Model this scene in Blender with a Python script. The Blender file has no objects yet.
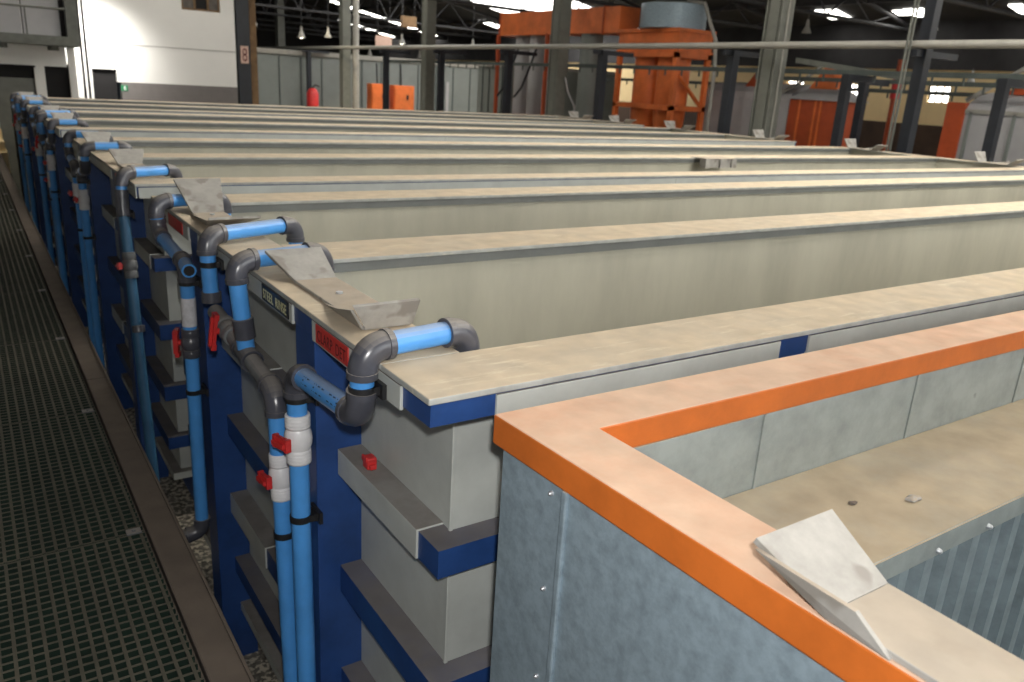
import bpy, bmesh, math, random
from mathutils import Vector, Matrix
random.seed(7)
SC = bpy.context.scene
COL = SC.collection
ZR = 2.35            # height of the tank rims above the hall floor
V = Vector


def W(x, y, z):
    """point given with z measured from the tank rims -> world"""
    return V((x, y, z + ZR))


# ------------------------------------------------------------------ materials
def mat(name, col, rough=.6, metal=0.0, var=.12, scale=6.0, dust=None, dust_amt=0.0, bump=0.0,
        bscale=60.0, dust_from=(.45, .93), smear=None, col2=None, spec=.5, stretch=None, spots=None):
    m = bpy.data.materials.new(name)
    m.use_nodes = True
    nt = m.node_tree
    N, L = nt.nodes, nt.links
    b = N['Principled BSDF']
    b.inputs['Roughness'].default_value = rough
    b.inputs['Metallic'].default_value = metal
    b.inputs['Specular IOR Level'].default_value = spec
    tc = N.new('ShaderNodeTexCoord')
    vec = tc.outputs['Object']
    if stretch:
        mp = N.new('ShaderNodeMapping')
        mp.inputs['Scale'].default_value = stretch
        L.new(vec, mp.inputs['Vector'])
        vec = mp.outputs['Vector']
    no = N.new('ShaderNodeTexNoise')
    no.inputs['Scale'].default_value = scale
    no.inputs['Detail'].default_value = 6
    no.inputs['Roughness'].default_value = .65
    L.new(vec, no.inputs['Vector'])
    rp = N.new('ShaderNodeValToRGB')
    c2 = col2 or tuple(max(0, c * (1 - 2.2 * var)) for c in col)
    c1 = tuple(min(1, c * (1 + .6 * var)) for c in col)
    rp.color_ramp.elements[0].position = .32
    rp.color_ramp.elements[1].position = .62
    rp.color_ramp.elements[0].color = (*c2, 1)
    rp.color_ramp.elements[1].color = (*c1, 1)
    L.new(no.outputs['Fac'], rp.inputs['Fac'])
    out = rp.outputs['Color']
    if spots:
        sn = N.new('ShaderNodeTexNoise')
        sn.inputs['Scale'].default_value = spots[1]
        sn.inputs['Detail'].default_value = 3
        L.new(vec, sn.inputs['Vector'])
        sr = N.new('ShaderNodeMapRange')
        sr.inputs['From Min'].default_value = spots[2]
        sr.inputs['From Max'].default_value = spots[2] + .06
        L.new(sn.outputs['Fac'], sr.inputs['Value'])
        mx = N.new('ShaderNodeMix')
        mx.data_type = 'RGBA'
        L.new(sr.outputs['Result'], mx.inputs['Factor'])
        L.new(out, mx.inputs['A'])
        mx.inputs['B'].default_value = (*spots[0], 1)
        out = mx.outputs['Result']
    if dust:
        ge = N.new('ShaderNodeNewGeometry')
        sx = N.new('ShaderNodeSeparateXYZ')
        L.new(ge.outputs['True Normal'], sx.inputs[0])
        mr = N.new('ShaderNodeMapRange')
        mr.inputs['From Min'].default_value = dust_from[0]
        mr.inputs['From Max'].default_value = dust_from[1]
        L.new(sx.outputs['Z'], mr.inputs['Value'])
        n2 = N.new('ShaderNodeTexNoise')
        n2.inputs['Scale'].default_value = 3.2
        n2.inputs['Detail'].default_value = 8
        n2.inputs['Roughness'].default_value = .7
        L.new(tc.outputs['Object'], n2.inputs['Vector'])
        m2 = N.new('ShaderNodeMapRange')
        m2.inputs['From Min'].default_value = .25
        m2.inputs['From Max'].default_value = .55
        m2.inputs['To Min'].default_value = dust_amt * .72
        m2.inputs['To Max'].default_value = dust_amt
        L.new(n2.outputs['Fac'], m2.inputs['Value'])
        mu = N.new('ShaderNodeMath')
        mu.operation = 'MULTIPLY'
        L.new(mr.outputs['Result'], mu.inputs[0])
        L.new(m2.outputs['Result'], mu.inputs[1])
        dn = N.new('ShaderNodeTexNoise')
        dn.inputs['Scale'].default_value = 11
        dn.inputs['Detail'].default_value = 5
        L.new(tc.outputs['Object'], dn.inputs['Vector'])
        dr = N.new('ShaderNodeValToRGB')
        dr.color_ramp.elements[0].position = .3
        dr.color_ramp.elements[1].position = .75
        dr.color_ramp.elements[0].color = (*[c * .86 for c in dust], 1)
        dr.color_ramp.elements[1].color = (*[min(1, c * 1.1) for c in dust], 1)
        L.new(dn.outputs['Fac'], dr.inputs['Fac'])
        mx = N.new('ShaderNodeMix')
        mx.data_type = 'RGBA'
        L.new(mu.outputs[0], mx.inputs['Factor'])
        L.new(out, mx.inputs['A'])
        L.new(dr.outputs['Color'], mx.inputs['B'])
        out = mx.outputs['Result']
        r2 = N.new('ShaderNodeMix')
        r2.data_type = 'FLOAT'
        L.new(mu.outputs[0], r2.inputs['Factor'])
        r2.inputs['A'].default_value = rough
        r2.inputs['B'].default_value = .92
        L.new(r2.outputs['Result'], b.inputs['Roughness'])
    if smear:
        mp2 = N.new('ShaderNodeMapping')
        mp2.inputs['Scale'].default_value = (1.6, 9, 9)
        L.new(tc.outputs['Object'], mp2.inputs['Vector'])
        sn = N.new('ShaderNodeTexNoise')
        sn.inputs['Scale'].default_value = 2.1
        sn.inputs['Detail'].default_value = 9
        sn.inputs['Roughness'].default_value = .75
        L.new(mp2.outputs['Vector'], sn.inputs['Vector'])
        sr = N.new('ShaderNodeMapRange')
        sr.inputs['From Min'].default_value = .57
        sr.inputs['From Max'].default_value = .68
        sr.inputs['To Max'].default_value = .7
        L.new(sn.outputs['Fac'], sr.inputs['Value'])
        mx = N.new('ShaderNodeMix')
        mx.data_type = 'RGBA'
        L.new(sr.outputs['Result'], mx.inputs['Factor'])
        L.new(out, mx.inputs['A'])
        mx.inputs['B'].default_value = (*smear, 1)
        out = mx.outputs['Result']
    L.new(out, b.inputs['Base Color'])
    if bump:
        bn = N.new('ShaderNodeTexNoise')
        bn.inputs['Scale'].default_value = bscale
        bn.inputs['Detail'].default_value = 4
        L.new(tc.outputs['Object'], bn.inputs['Vector'])
        bp = N.new('ShaderNodeBump')
        bp.inputs['Strength'].default_value = bump
        bp.inputs['Distance'].default_value = .01
        L.new(bn.outputs['Fac'], bp.inputs['Height'])
        L.new(bp.outputs['Normal'], b.inputs['Normal'])
    return m


def emit(name, col, s):
    m = bpy.data.materials.new(name)
    m.use_nodes = True
    nt = m.node_tree
    b = nt.nodes['Principled BSDF']
    b.inputs['Base Color'].default_value = (*col, 1)
    b.inputs['Emission Color'].default_value = (*col, 1)
    b.inputs['Emission Strength'].default_value = s
    return m


TAN = (.60, .495, .36)
M = dict(
    plate=mat('polypropylene_dusty', (.42, .43, .41), .5, dust=TAN, dust_amt=1.0, scale=9, smear=(.74, .67, .52)),
    grey=mat('polypropylene_grey', (.52, .545, .52), .42, var=.07, dust=(.20, .18, .165), dust_amt=.95, scale=3),
    liner=mat('polypropylene_stained', (.48, .465, .385), .5, var=.08, scale=2.2, stretch=(1, 1, .25), dust=(.3, .26, .2), dust_amt=.8),
    navy=mat('navy_paint', (.022, .068, .235), .38, var=.14, scale=4, dust=(.17, .155, .145), dust_amt=.95),
    pipe=mat('blue_plastic_pipe', (.085, .35, .84), .3, var=.08, scale=5, dust=(.42, .43, .44), dust_amt=.55, spec=.6),
    teal=mat('dusty_blue_pipe', (.04, .14, .27), .45, var=.12, scale=5, dust=(.3, .3, .3), dust_amt=.6),
    fit=mat('dark_grey_fitting', (.075, .078, .098), .28, var=.12, scale=8, dust=(.30, .27, .235), dust_amt=.75, spec=.7),
    dpipe=mat('dusty_grey_pipe', (.16, .17, .18), .45, var=.15, scale=8, dust=(.33, .30, .27), dust_amt=.85),
    strip=mat('grey_shade_strip', (.17, .18, .175), .55, var=.08, scale=4),
    white=mat('white_plastic', (.80, .80, .82), .35, var=.04, scale=14),
    red=mat('red_plastic', (.62, .035, .035), .4, var=.12, scale=10),
    black=mat('black_plastic', (.018, .018, .02), .4, var=.1),
    orange=mat('orange_paint', (.62, .155, .025), .42, var=.08, scale=7, dust=(.68, .50, .37), dust_amt=.93),
    orange_bg=mat('orange_red_paint', (.72, .17, .04), .45, var=.12, scale=2),
    orange_dk=mat('dark_red_paint', (.42, .07, .018), .5, var=.12, scale=2),
    galv=mat('galvanised_sheet', (.30, .385, .45), .42, metal=.2, var=.11, scale=30, dust=(.42, .36, .27), dust_amt=.9, bump=.05),
    galv_in=mat('galvanised_sheet_inside', (.36, .40, .39), .5, metal=.25, var=.10, scale=9, dust=(.46, .38, .27), dust_amt=.97, spots=((.12, .12, .11), 9, .745)),
    corr=mat('corrugated_steel', (.27, .33, .36), .45, metal=.25, var=.12, scale=10),
    steel=mat('bright_steel', (.40, .385, .36), .55, metal=.05, var=.10, scale=12, dust=(.47, .395, .31), dust_amt=.9, spots=((.27, .25, .225), 8, .53), dust_from=(.955, .992)),
    bolt=mat('zinc_bolt', (.55, .57, .6), .35, metal=.6, var=.03),
    grate=mat('green_grating', (.005, .020, .012), .7, var=.15, dust=(.115, .105, .078), dust_amt=.95),
    beam=mat('brown_dusty_steel', (.10, .085, .075), .6, var=.2, scale=7, dust=(.17, .135, .105), dust_amt=.95, bump=.1),
    floor=mat('stained_concrete', (.22, .20, .165), .9, var=.35, scale=14, spots=((.62, .56, .44), 30, .50), bump=.2),
    wallw=mat('white_wall', (.80, .79, .77), .8, var=.02, scale=.6),
    wains=mat('grey_wainscot', (.17, .155, .15), .7, var=.04),
    cream=mat('cream_wall', (.78, .60, .33), .8, var=.05, scale=.7),
    brown=mat('brown_dado', (.055, .03, .018), .7, var=.2, scale=1.2),
    dark=mat('dark_opening', (.006, .005, .006), .8),
    roof=mat('roof_sheeting', (.035, .034, .036), .8, var=.2, scale=1),
    truss=mat('roof_steel', (.05, .05, .055), .6, var=.15),
    col=mat('grey_green_column', (.14, .145, .125), .5, var=.10, scale=3),
    post=mat('charcoal_post', (.013, .016, .023), .5, var=.15),
    rail=mat('light_grey_pipe', (.32, .31, .28), .4, var=.06),
    rail_d=mat('dark_green_rail', (.07, .085, .08), .5, var=.1),
    booth=mat('pale_booth_panel', (.19, .21, .20), .55, var=.06, scale=1),
    bluep=mat('blue_panel', (.14, .21, .31), .5, var=.1),
    tunnel=mat('pale_grey_tunnel', (.38, .375, .385), .5, var=.05, scale=1.5),
    mezz=mat('balcony_steel', (.115, .12, .105), .55, var=.12),
    ochre=mat('rusty_column', (.20, .115, .05), .7, var=.2, scale=3),
    blackpl=mat('black_sign_plate', (.012, .012, .013), .35, var=.05),
    redpl=mat('red_sign_plate', (.62, .045, .04), .35, var=.08),
    cream_ink=mat('cream_lettering', (.62, .60, .34), .5, var=.02),
    dark_ink=mat('dark_lettering', (.11, .015, .015), .5, var=.02),
    print=mat('pipe_print', (.02, .05, .12), .5, var=.02),
    green=mat('green_sign', (.02, .22, .09), .5, var=.02),
    pink=mat('pale_board', (.62, .42, .34), .6, var=.05),
    sky_fill=emit('overhead_fill_sheet', (1.0, .95, .85), 16.5),  # stronger glow for the added roof strips out of view
    sky=emit('daylight_sheet', (1.0, .97, .90), 9.0),
    skyb=emit('daylight_bright', (1.0, .98, .94), 5.0),
    win=emit('daylight_window', (.95, .97, 1.0), 6.0),
    back_fill=emit('back_fill_glow', (.95, .98, 1.0), 2.7),
    lamp=emit('lamp_glow', (1.0, .90, .72), 8.0),
    tape=mat('white_tape', (.70, .70, .74), .6, var=.1, scale=30),
)


# ------------------------------------------------------------------ mesh builder
class MB:
    def __init__(s):
        s.v, s.f, s.sm = [], [], []

    def add(s, vs, fs, smooth=False):
        o = len(s.v)
        s.v += [V(p) for p in vs]
        s.f += [tuple(o + i for i in f) for f in fs]
        s.sm += [smooth] * len(fs)
        return s

    def box(s, a, b, bev=0.0):
        """a, b opposite corners (rim-relative z); a small bevel when bev > 0"""
        x0, x1 = sorted((a[0], b[0])); y0, y1 = sorted((a[1], b[1])); z0, z1 = sorted((a[2], b[2]))
        if bev <= 0 or min(x1 - x0, y1 - y0, z1 - z0) < 2.2 * bev:
            vs = [(x, y, z) for z in (z0, z1) for y in (y0, y1) for x in (x0, x1)]
            return s.add([W(*p) for p in vs], [(0, 2, 3, 1), (4, 5, 7, 6), (0, 1, 5, 4), (2, 6, 7, 3), (0, 4, 6, 2), (1, 3, 7, 5)])
        bm = bmesh.new()
        bmesh.ops.create_cube(bm, size=1)
        for v in bm.verts:
            v.co = W((x0 + x1) / 2 + v.co.x * (x1 - x0), (y0 + y1) / 2 + v.co.y * (y1 - y0), (z0 + z1) / 2 + v.co.z * (z1 - z0))
        bmesh.ops.bevel(bm, geom=list(bm.edges), offset=bev, segments=2, profile=.5, affect='EDGES')
        bm.verts.index_update()
        s.add([v.co.copy() for v in bm.verts], [[v.index for v in f.verts] for f in bm.faces])
        bm.free()
        return s

    def prism(s, poly, d):
        """polygon of rim-relative points swept along d"""
        n = len(poly)
        a = [W(*p) for p in poly]
        b = [p + V(d) for p in a]
        return s.add(a + b, [tuple(range(n - 1, -1, -1)), tuple(range(n, 2 * n))] + [(i, (i + 1) % n, n + (i + 1) % n, n + i) for i in range(n)])

    def ring(s, outer, inner, z0, z1):
        """closed ring between two 4-gons (x, y) and two heights"""
        n = len(outer)
        vs = [W(x, y, z) for z in (z0, z1) for p in (outer, inner) for x, y in p]
        O0, I0, O1, I1 = (lambda i: i % n), (lambda i: n + i % n), (lambda i: 2 * n + i % n), (lambda i: 3 * n + i % n)
        fs = []
        for i in range(n):
            fs += [(O1(i), O1(i + 1), I1(i + 1), I1(i)), (O0(i), I0(i), I0(i + 1), O0(i + 1)),
                   (O0(i), O0(i + 1), O1(i + 1), O1(i)), (I0(i), I1(i), I1(i + 1), I0(i + 1))]
        return s.add(vs, fs)

    def tube(s, pts, r, seg=16, cap=True, hollow=0.0):
        pts = [W(*p) for p in pts]
        rs = r if isinstance(r, (list, tuple)) else [r] * len(pts)
        t0 = (pts[1] - pts[0]).normalized()
        u = t0.orthogonal().normalized()
        rings = []
        for i, p in enumerate(pts):
            if i == 0: t = t0
            elif i == len(pts) - 1: t = (p - pts[i - 1]).normalized()
            else: t = ((p - pts[i - 1]).normalized() + (pts[i + 1] - p).normalized()).normalized()
            u = (u - t * u.dot(t)).normalized()
            w = t.cross(u)
            rings.append([p + rs[i] * (math.cos(2 * math.pi * k / seg) * u + math.sin(2 * math.pi * k / seg) * w) for k in range(seg)])
        vs = [q for g in rings for q in g]
        fs = [(i * seg + k, i * seg + (k + 1) % seg, (i + 1) * seg + (k + 1) % seg, (i + 1) * seg + k) for i in range(len(pts) - 1) for k in range(seg)]
        s.add(vs, fs, True)
        if cap:
            s.add(rings[0], [tuple(range(seg - 1, -1, -1))])
            s.add(rings[-1], [tuple(range(seg))])
        return s

    def build(s, name, m, parent=None, at=None, sub=None):
        """link as ONE mesh object; vertices are stored relative to the thing's base"""
        me = bpy.data.meshes.new(name)
        o = V((0, 0, 0)) if at is None else V(at)
        if parent is not None:
            o = V(parent['_base'])
        me.from_pydata([tuple(v - o) for v in s.v], [], s.f)
        me.polygons.foreach_set('use_smooth', s.sm)
        me.update()
        bm = bmesh.new(); bm.from_mesh(me)
        bmesh.ops.recalc_face_normals(bm, faces=bm.faces)
        bm.to_mesh(me); bm.free()
        me.materials.append(M[m] if isinstance(m, str) else m)
        ob = bpy.data.objects.new(name, me)
        COL.objects.link(ob)
        if parent is not None:
            ob.parent = parent
        else:
            ob.location = o
        ob['_base'] = tuple(o)
        return ob


def tag(o, label, cat, group=None, kind=None):
    o['label'] = label; o['category'] = cat
    if group: o['group'] = group
    if kind: o['kind'] = kind
    return o


def thing(name, label, cat, base, group=None):
    o = bpy.data.objects.new(name, None)
    o.empty_display_size = .1
    COL.objects.link(o)
    b = W(*base)
    o.location = b
    o['_base'] = tuple(b)
    return tag(o, label, cat, group)


def struct(name, mb, m):
    o = mb.build(name, m)
    o['kind'] = 'structure'
    return o


def copy_tree(o, parent=None, shift=None):
    c = o.copy(); COL.objects.link(c)
    if parent is not None:
        c.parent = parent
    elif shift is not None:
        c.location = o.location + V(shift)
    for ch in list(o.children):
        copy_tree(ch, c)
    return c


def text_mesh(txt, size, bold=.0):
    cu = bpy.data.curves.new('lettering', 'FONT')
    cu.body = txt; cu.size = size; cu.align_x = 'CENTER'; cu.align_y = 'CENTER'
    cu.extrude = .0004; cu.offset = bold; cu.space_character = 1.1
    ob = bpy.data.objects.new('lettering', cu)
    COL.objects.link(ob)
    dg = bpy.context.evaluated_depsgraph_get(); dg.update()
    me = bpy.data.meshes.new_from_object(ob.evaluated_get(dg))
    bpy.data.objects.remove(ob)
    bpy.data.curves.remove(cu)
    return me


def place_text(txt, size, m, mtx, parent, name='lettering', bold=0.0, fit=None):
    me = text_mesh(txt, size, bold)
    if fit:
        xs = [v.co.x for v in me.vertices]; ys = [v.co.y for v in me.vertices]
        me.transform(Matrix.Translation((-(min(xs) + max(xs)) / 2, -(min(ys) + max(ys)) / 2, 0)))
        me.transform(Matrix.Diagonal((fit[0] / (max(xs) - min(xs)), fit[1] / (max(ys) - min(ys)), 1, 1)))
    me.transform(mtx)
    me.transform(Matrix.Translation(-V(parent['_base'])))
    me.materials.clear(); me.materials.append(M[m])
    o = bpy.data.objects.new(name, me); COL.objects.link(o); o.parent = parent
    o['_base'] = parent['_base']
    return o


def basis(right, up, at):
    r, u = V(right).normalized(), V(up).normalized()
    n = r.cross(u)
    m = Matrix((r, u, n)).transposed().to_4x4()
    m.translation = W(*at)
    return m


# ------------------------------------------------------------------ camera
def make_camera():
    f = 800.0
    yaw, pit, roll = (math.radians(a) for a in (34.51, 17.8, 3.459))
    F = V((math.sin(yaw) * math.cos(pit), math.cos(yaw) * math.cos(pit), -math.sin(pit)))
    R0 = V((math.cos(yaw), -math.sin(yaw), 0)); U0 = R0.cross(F)
    R = math.cos(roll) * R0 + math.sin(roll) * U0
    U = -math.sin(roll) * R0 + math.cos(roll) * U0
    cam = bpy.data.cameras.new('camera')
    cam.sensor_width = 36; cam.lens = f / 1024 * 36
    cam.clip_start = .02; cam.clip_end = 300
    o = bpy.data.objects.new('camera', cam); COL.objects.link(o)
    m = Matrix((R, U, -F)).transposed().to_4x4(); m.translation = W(0, 0, .7)
    o.matrix_world = m
    cam.dof.use_dof = True; cam.dof.focus_distance = 2.0; cam.dof.aperture_fstop = 4.8
    SC.camera = o
    return o


CAM = make_camera()

# ------------------------------------------------------------------ setting: floor, walls, roof
FZ = -ZR
struct('floor', MB().box((-14, -6, FZ - .2), (26, 62, FZ)), 'floor')
RIDGE_X = 6.0


def roof_z(x):
    return 8.2 - .2 * x if x >= RIDGE_X else 5.8 + .2 * x


YF = 22.0
struct('wall_left', MB().box((-14.2, -6.2, FZ), (-14, 62, 3.2)), 'wallw')
w = MB()
w.box((-14, -6.2, FZ), (2, -6, 7.0)).box((12, -6.2, FZ), (26, -6, 7.0)).box((2, -6.2, 3.6), (12, -6, 7.0))
struct('wall_back', w, 'wallw')
struct('window_90', MB().box((2, -6.15, FZ), (12, -6.12, 3.6)), 'back_fill')  # unseen glowing panel behind the camera, added to light the faces turned this way
# white end wall with a doorway (x 2.70-3.24) and an upper window hole (x 4.82-5.71)
w = MB()
TOP = 6.2
dx0, dx1, dz = 2.70, 3.23, .475
wx0, wx1, wz0 = 4.80, 5.72, 1.96
w.box((-14, YF, FZ), (dx0, YF + .25, TOP)).box((dx0, YF, dz), (dx1, YF + .25, TOP))
w.box((dx1, YF, .20), (wx0, YF + .25, TOP)).box((wx0, YF, .20), (wx1, YF + .25, wz0)).box((wx0, YF, 3.3), (wx1, YF + .25, TOP)).box((wx1, YF, .20), (6.05, YF + .25, TOP))
struct('wall_far', w, 'wallw')
struct('trim_1', MB().box((dx1 + .08, YF - .012, FZ), (6.05, YF + .25, .20)), 'wains')
struct('trim_2', MB().box((2.3, YF - .015, 1.05), (6.05, YF, 1.062)), 'wains')
d = struct('door_1', MB().box((dx0 + .005, YF + .12, FZ), (dx1 - .005, YF + .17, dz - .005)), 'dark')
wd = struct('window_1', MB().box((wx0, YF + .15, wz0), (wx1, YF + .17, 3.3)), 'dark')
fr = MB()
for xx in (wx0, wx0 + .3, wx0 + .62, wx1 - .04):
    fr.box((xx, YF + .08, wz0), (xx + .05, YF + .13, 3.3))
fr.box((wx0, YF + .08, wz0), (wx1, YF + .13, wz0 + .05))
fr.build('window_frame', 'ochre', wd)
pn = MB()
for xx, k in ((wx0 + .05, 0), (wx0 + .67, 1)):
    pn.box((xx, YF + .10, wz0 + .05), (xx + .25, YF + .11, 3.3))
pn.build('window_curtain', 'beam', wd)
struct('wall_end', MB().box((6, 60, FZ), (26, 60.2, 5.5)), 'roof')
struct('wall_partition', MB().box((6.02, YF + .25, FZ), (6.06, 60, 6.8)), 'roof')
# cream side wall with brown dado and windows
XR = 25.0
win_spec = [(13.85, 14.52, .87, 1.40), (16.6, 17.38, .86, 1.37), (19.15, 19.85, 1.14, 1.40), (30.4, 31.5, .34, 1.44), (8.0, 8.7, .87, 1.40)]
w = MB(); y0 = -6.0
for a, b, c0, c1 in sorted(win_spec):
    w.box((XR, y0, .22), (XR + .2, a, 3.4)); w.box((XR, a, .22), (XR + .2, b, c0)); w.box((XR, a, c1), (XR + .2, b, 3.4)); y0 = b
w.box((XR, y0, .22), (XR + .2, 60, 3.4))
struct('wall_right', w, 'cream')
struct('trim_3', MB().box((XR - .06, -6, 1.85), (XR + .2, 60, 3.4)), 'roof')
struct('baseboard_right', MB().box((XR - .03, -6, FZ), (XR + .2, 60, .22)), 'brown')
for i, (a, b, c0, c1) in enumerate(win_spec):
    o = struct('window_%d' % (i + 2), MB().box((XR + .1, a, c0), (XR + .12, b, c1)), 'win')
    m_ = MB()
    for k in range(4):
        yy = a + (b - a) * k / 3
        m_.box((XR + .05, yy - .02, c0), (XR + .09, yy + .02, c1))
    m_.box((XR + .05, a, c0), (XR + .09, b, c0 + .04)).box((XR + .05, a, c1 - .04), (XR + .09, b, c1))
    m_.box((XR + .05, a, (c0 + c1) / 2 - .012), (XR + .09, b, (c0 + c1) / 2 + .012))
    m_.build('window_frame', 'cream', o)
# pitched roof
rf = MB()
T = .12
rf.prism([(RIDGE_X, -6.2, roof_z(RIDGE_X)), (26, -6.2, roof_z(26)), (26, -6.2, roof_z(26) + T), (RIDGE_X, -6.2, roof_z(RIDGE_X) + T)], (0, 68, 0))
rf.prism([(-14.2, -6.2, roof_z(-14.2)), (RIDGE_X, -6.2, roof_z(RIDGE_X)), (RIDGE_X, -6.2, roof_z(RIDGE_X) + T), (-14.2, -6.2, roof_z(-14.2) + T)], (0, 68, 0))
struct('ceiling', rf, 'roof')


def skylight(i, x0, x1, y0, y1, m='sky'):
    z = -.04
    p = [(x0, y0, roof_z(x0) + z), (x1, y0, roof_z(x1) + z), (x1, y0, roof_z(x1) + z + .02), (x0, y0, roof_z(x0) + z + .02)]
    o = struct('window_%d' % i, MB().prism(p, (0, y1 - y0, 0)), m)
    return o


n = 20
SKY = [(7.5, 10.5, 13.2, 13.9), (23.35, 24.25, 17.1, 17.9), (23.7, 24.1, 15.0, 15.4), (23.6, 24.3, 14.4, 15.0), (23.6, 24.4, 11.4, 12.0), (18.2, 24.8, 46.0, 46.7), (21, 24.8, 52, 52.6), (22.6, 24.4, 37, 37.7),
       (2, 4.5, 12.0, 13.2), (6.5, 12.5, -4.0, -2.6), (6.5, 12.5, 0, 1.5), (6.5, 12.0, 4.0, 5.5), (6.5, 11, 8.5, 9.7), (1.5, 4.5, 17.6, 18.8), (18.5, 24.4, 5.0, 6.4), (18.5, 24.4, 1.0, 2.4), (7, 12, 24, 25.5), (7, 12, 30, 31.5)]  # roof strips out of view, added to brighten tanks, cream wall and far hall
for s in SKY:
    skylight(n, *s, 'sky_fill' if s[1] <= 15 else 'sky'); n += 1
skylight(n, 15.0, 24.6, 27.5, 34.0, 'skyb'); n += 1
# roof trusses
for k, y in enumerate((11, 15.5, 20, 24.7, 35.5, 40, 45, 50, 55)):
    t = MB()
    for a, b in ((RIDGE_X + .2, 24.9), (RIDGE_X - .2, -13.8)):
        zt = lambda x: roof_z(x) - .12
        t.tube([(a, y, zt(a)), (b, y, zt(b))], .07, 6)
        zb = 3.0
        t.tube([(a, y, zb + .25), (b, y, zb)], .055, 6)
        N_ = 9
        for i in range(N_):
            xa = a + (b - a) * i / N_; xb = a + (b - a) * (i + .5) / N_; xc = a + (b - a) * (i + 1) / N_
            zl = lambda x: zb + .25 * (1 - (x - a) / (b - a))
            t.tube([(xa, y, zl(xa)), (xb, y, zt(xb))], .03, 5)
            t.tube([(xb, y, zt(xb)), (xc, y, zl(xc))], .03, 5)
    o = t.build('roof_truss', 'truss')
    o['kind'] = 'structure'
pl = MB()
for x in (9.5, 13.2, 16.5, 19.5, 22.5, 3, -1, -6, -10):
    pl.box((x - .06, -6, roof_z(x) - .17), (x + .06, 60, roof_z(x) - .05))
o = pl.build('roof_purlin', 'truss'); o['kind'] = 'structure'

# ------------------------------------------------------------------ plating tanks
X0, X1 = .815, 12.55
RIB = [(-.48, .085), (-.92, .105), (-1.35, .10), (-1.72, .085)]
PLACE = ['nearest the orange tank', 'second from the orange tank', 'third from the orange tank', 'farthest from the orange tank']


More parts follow.
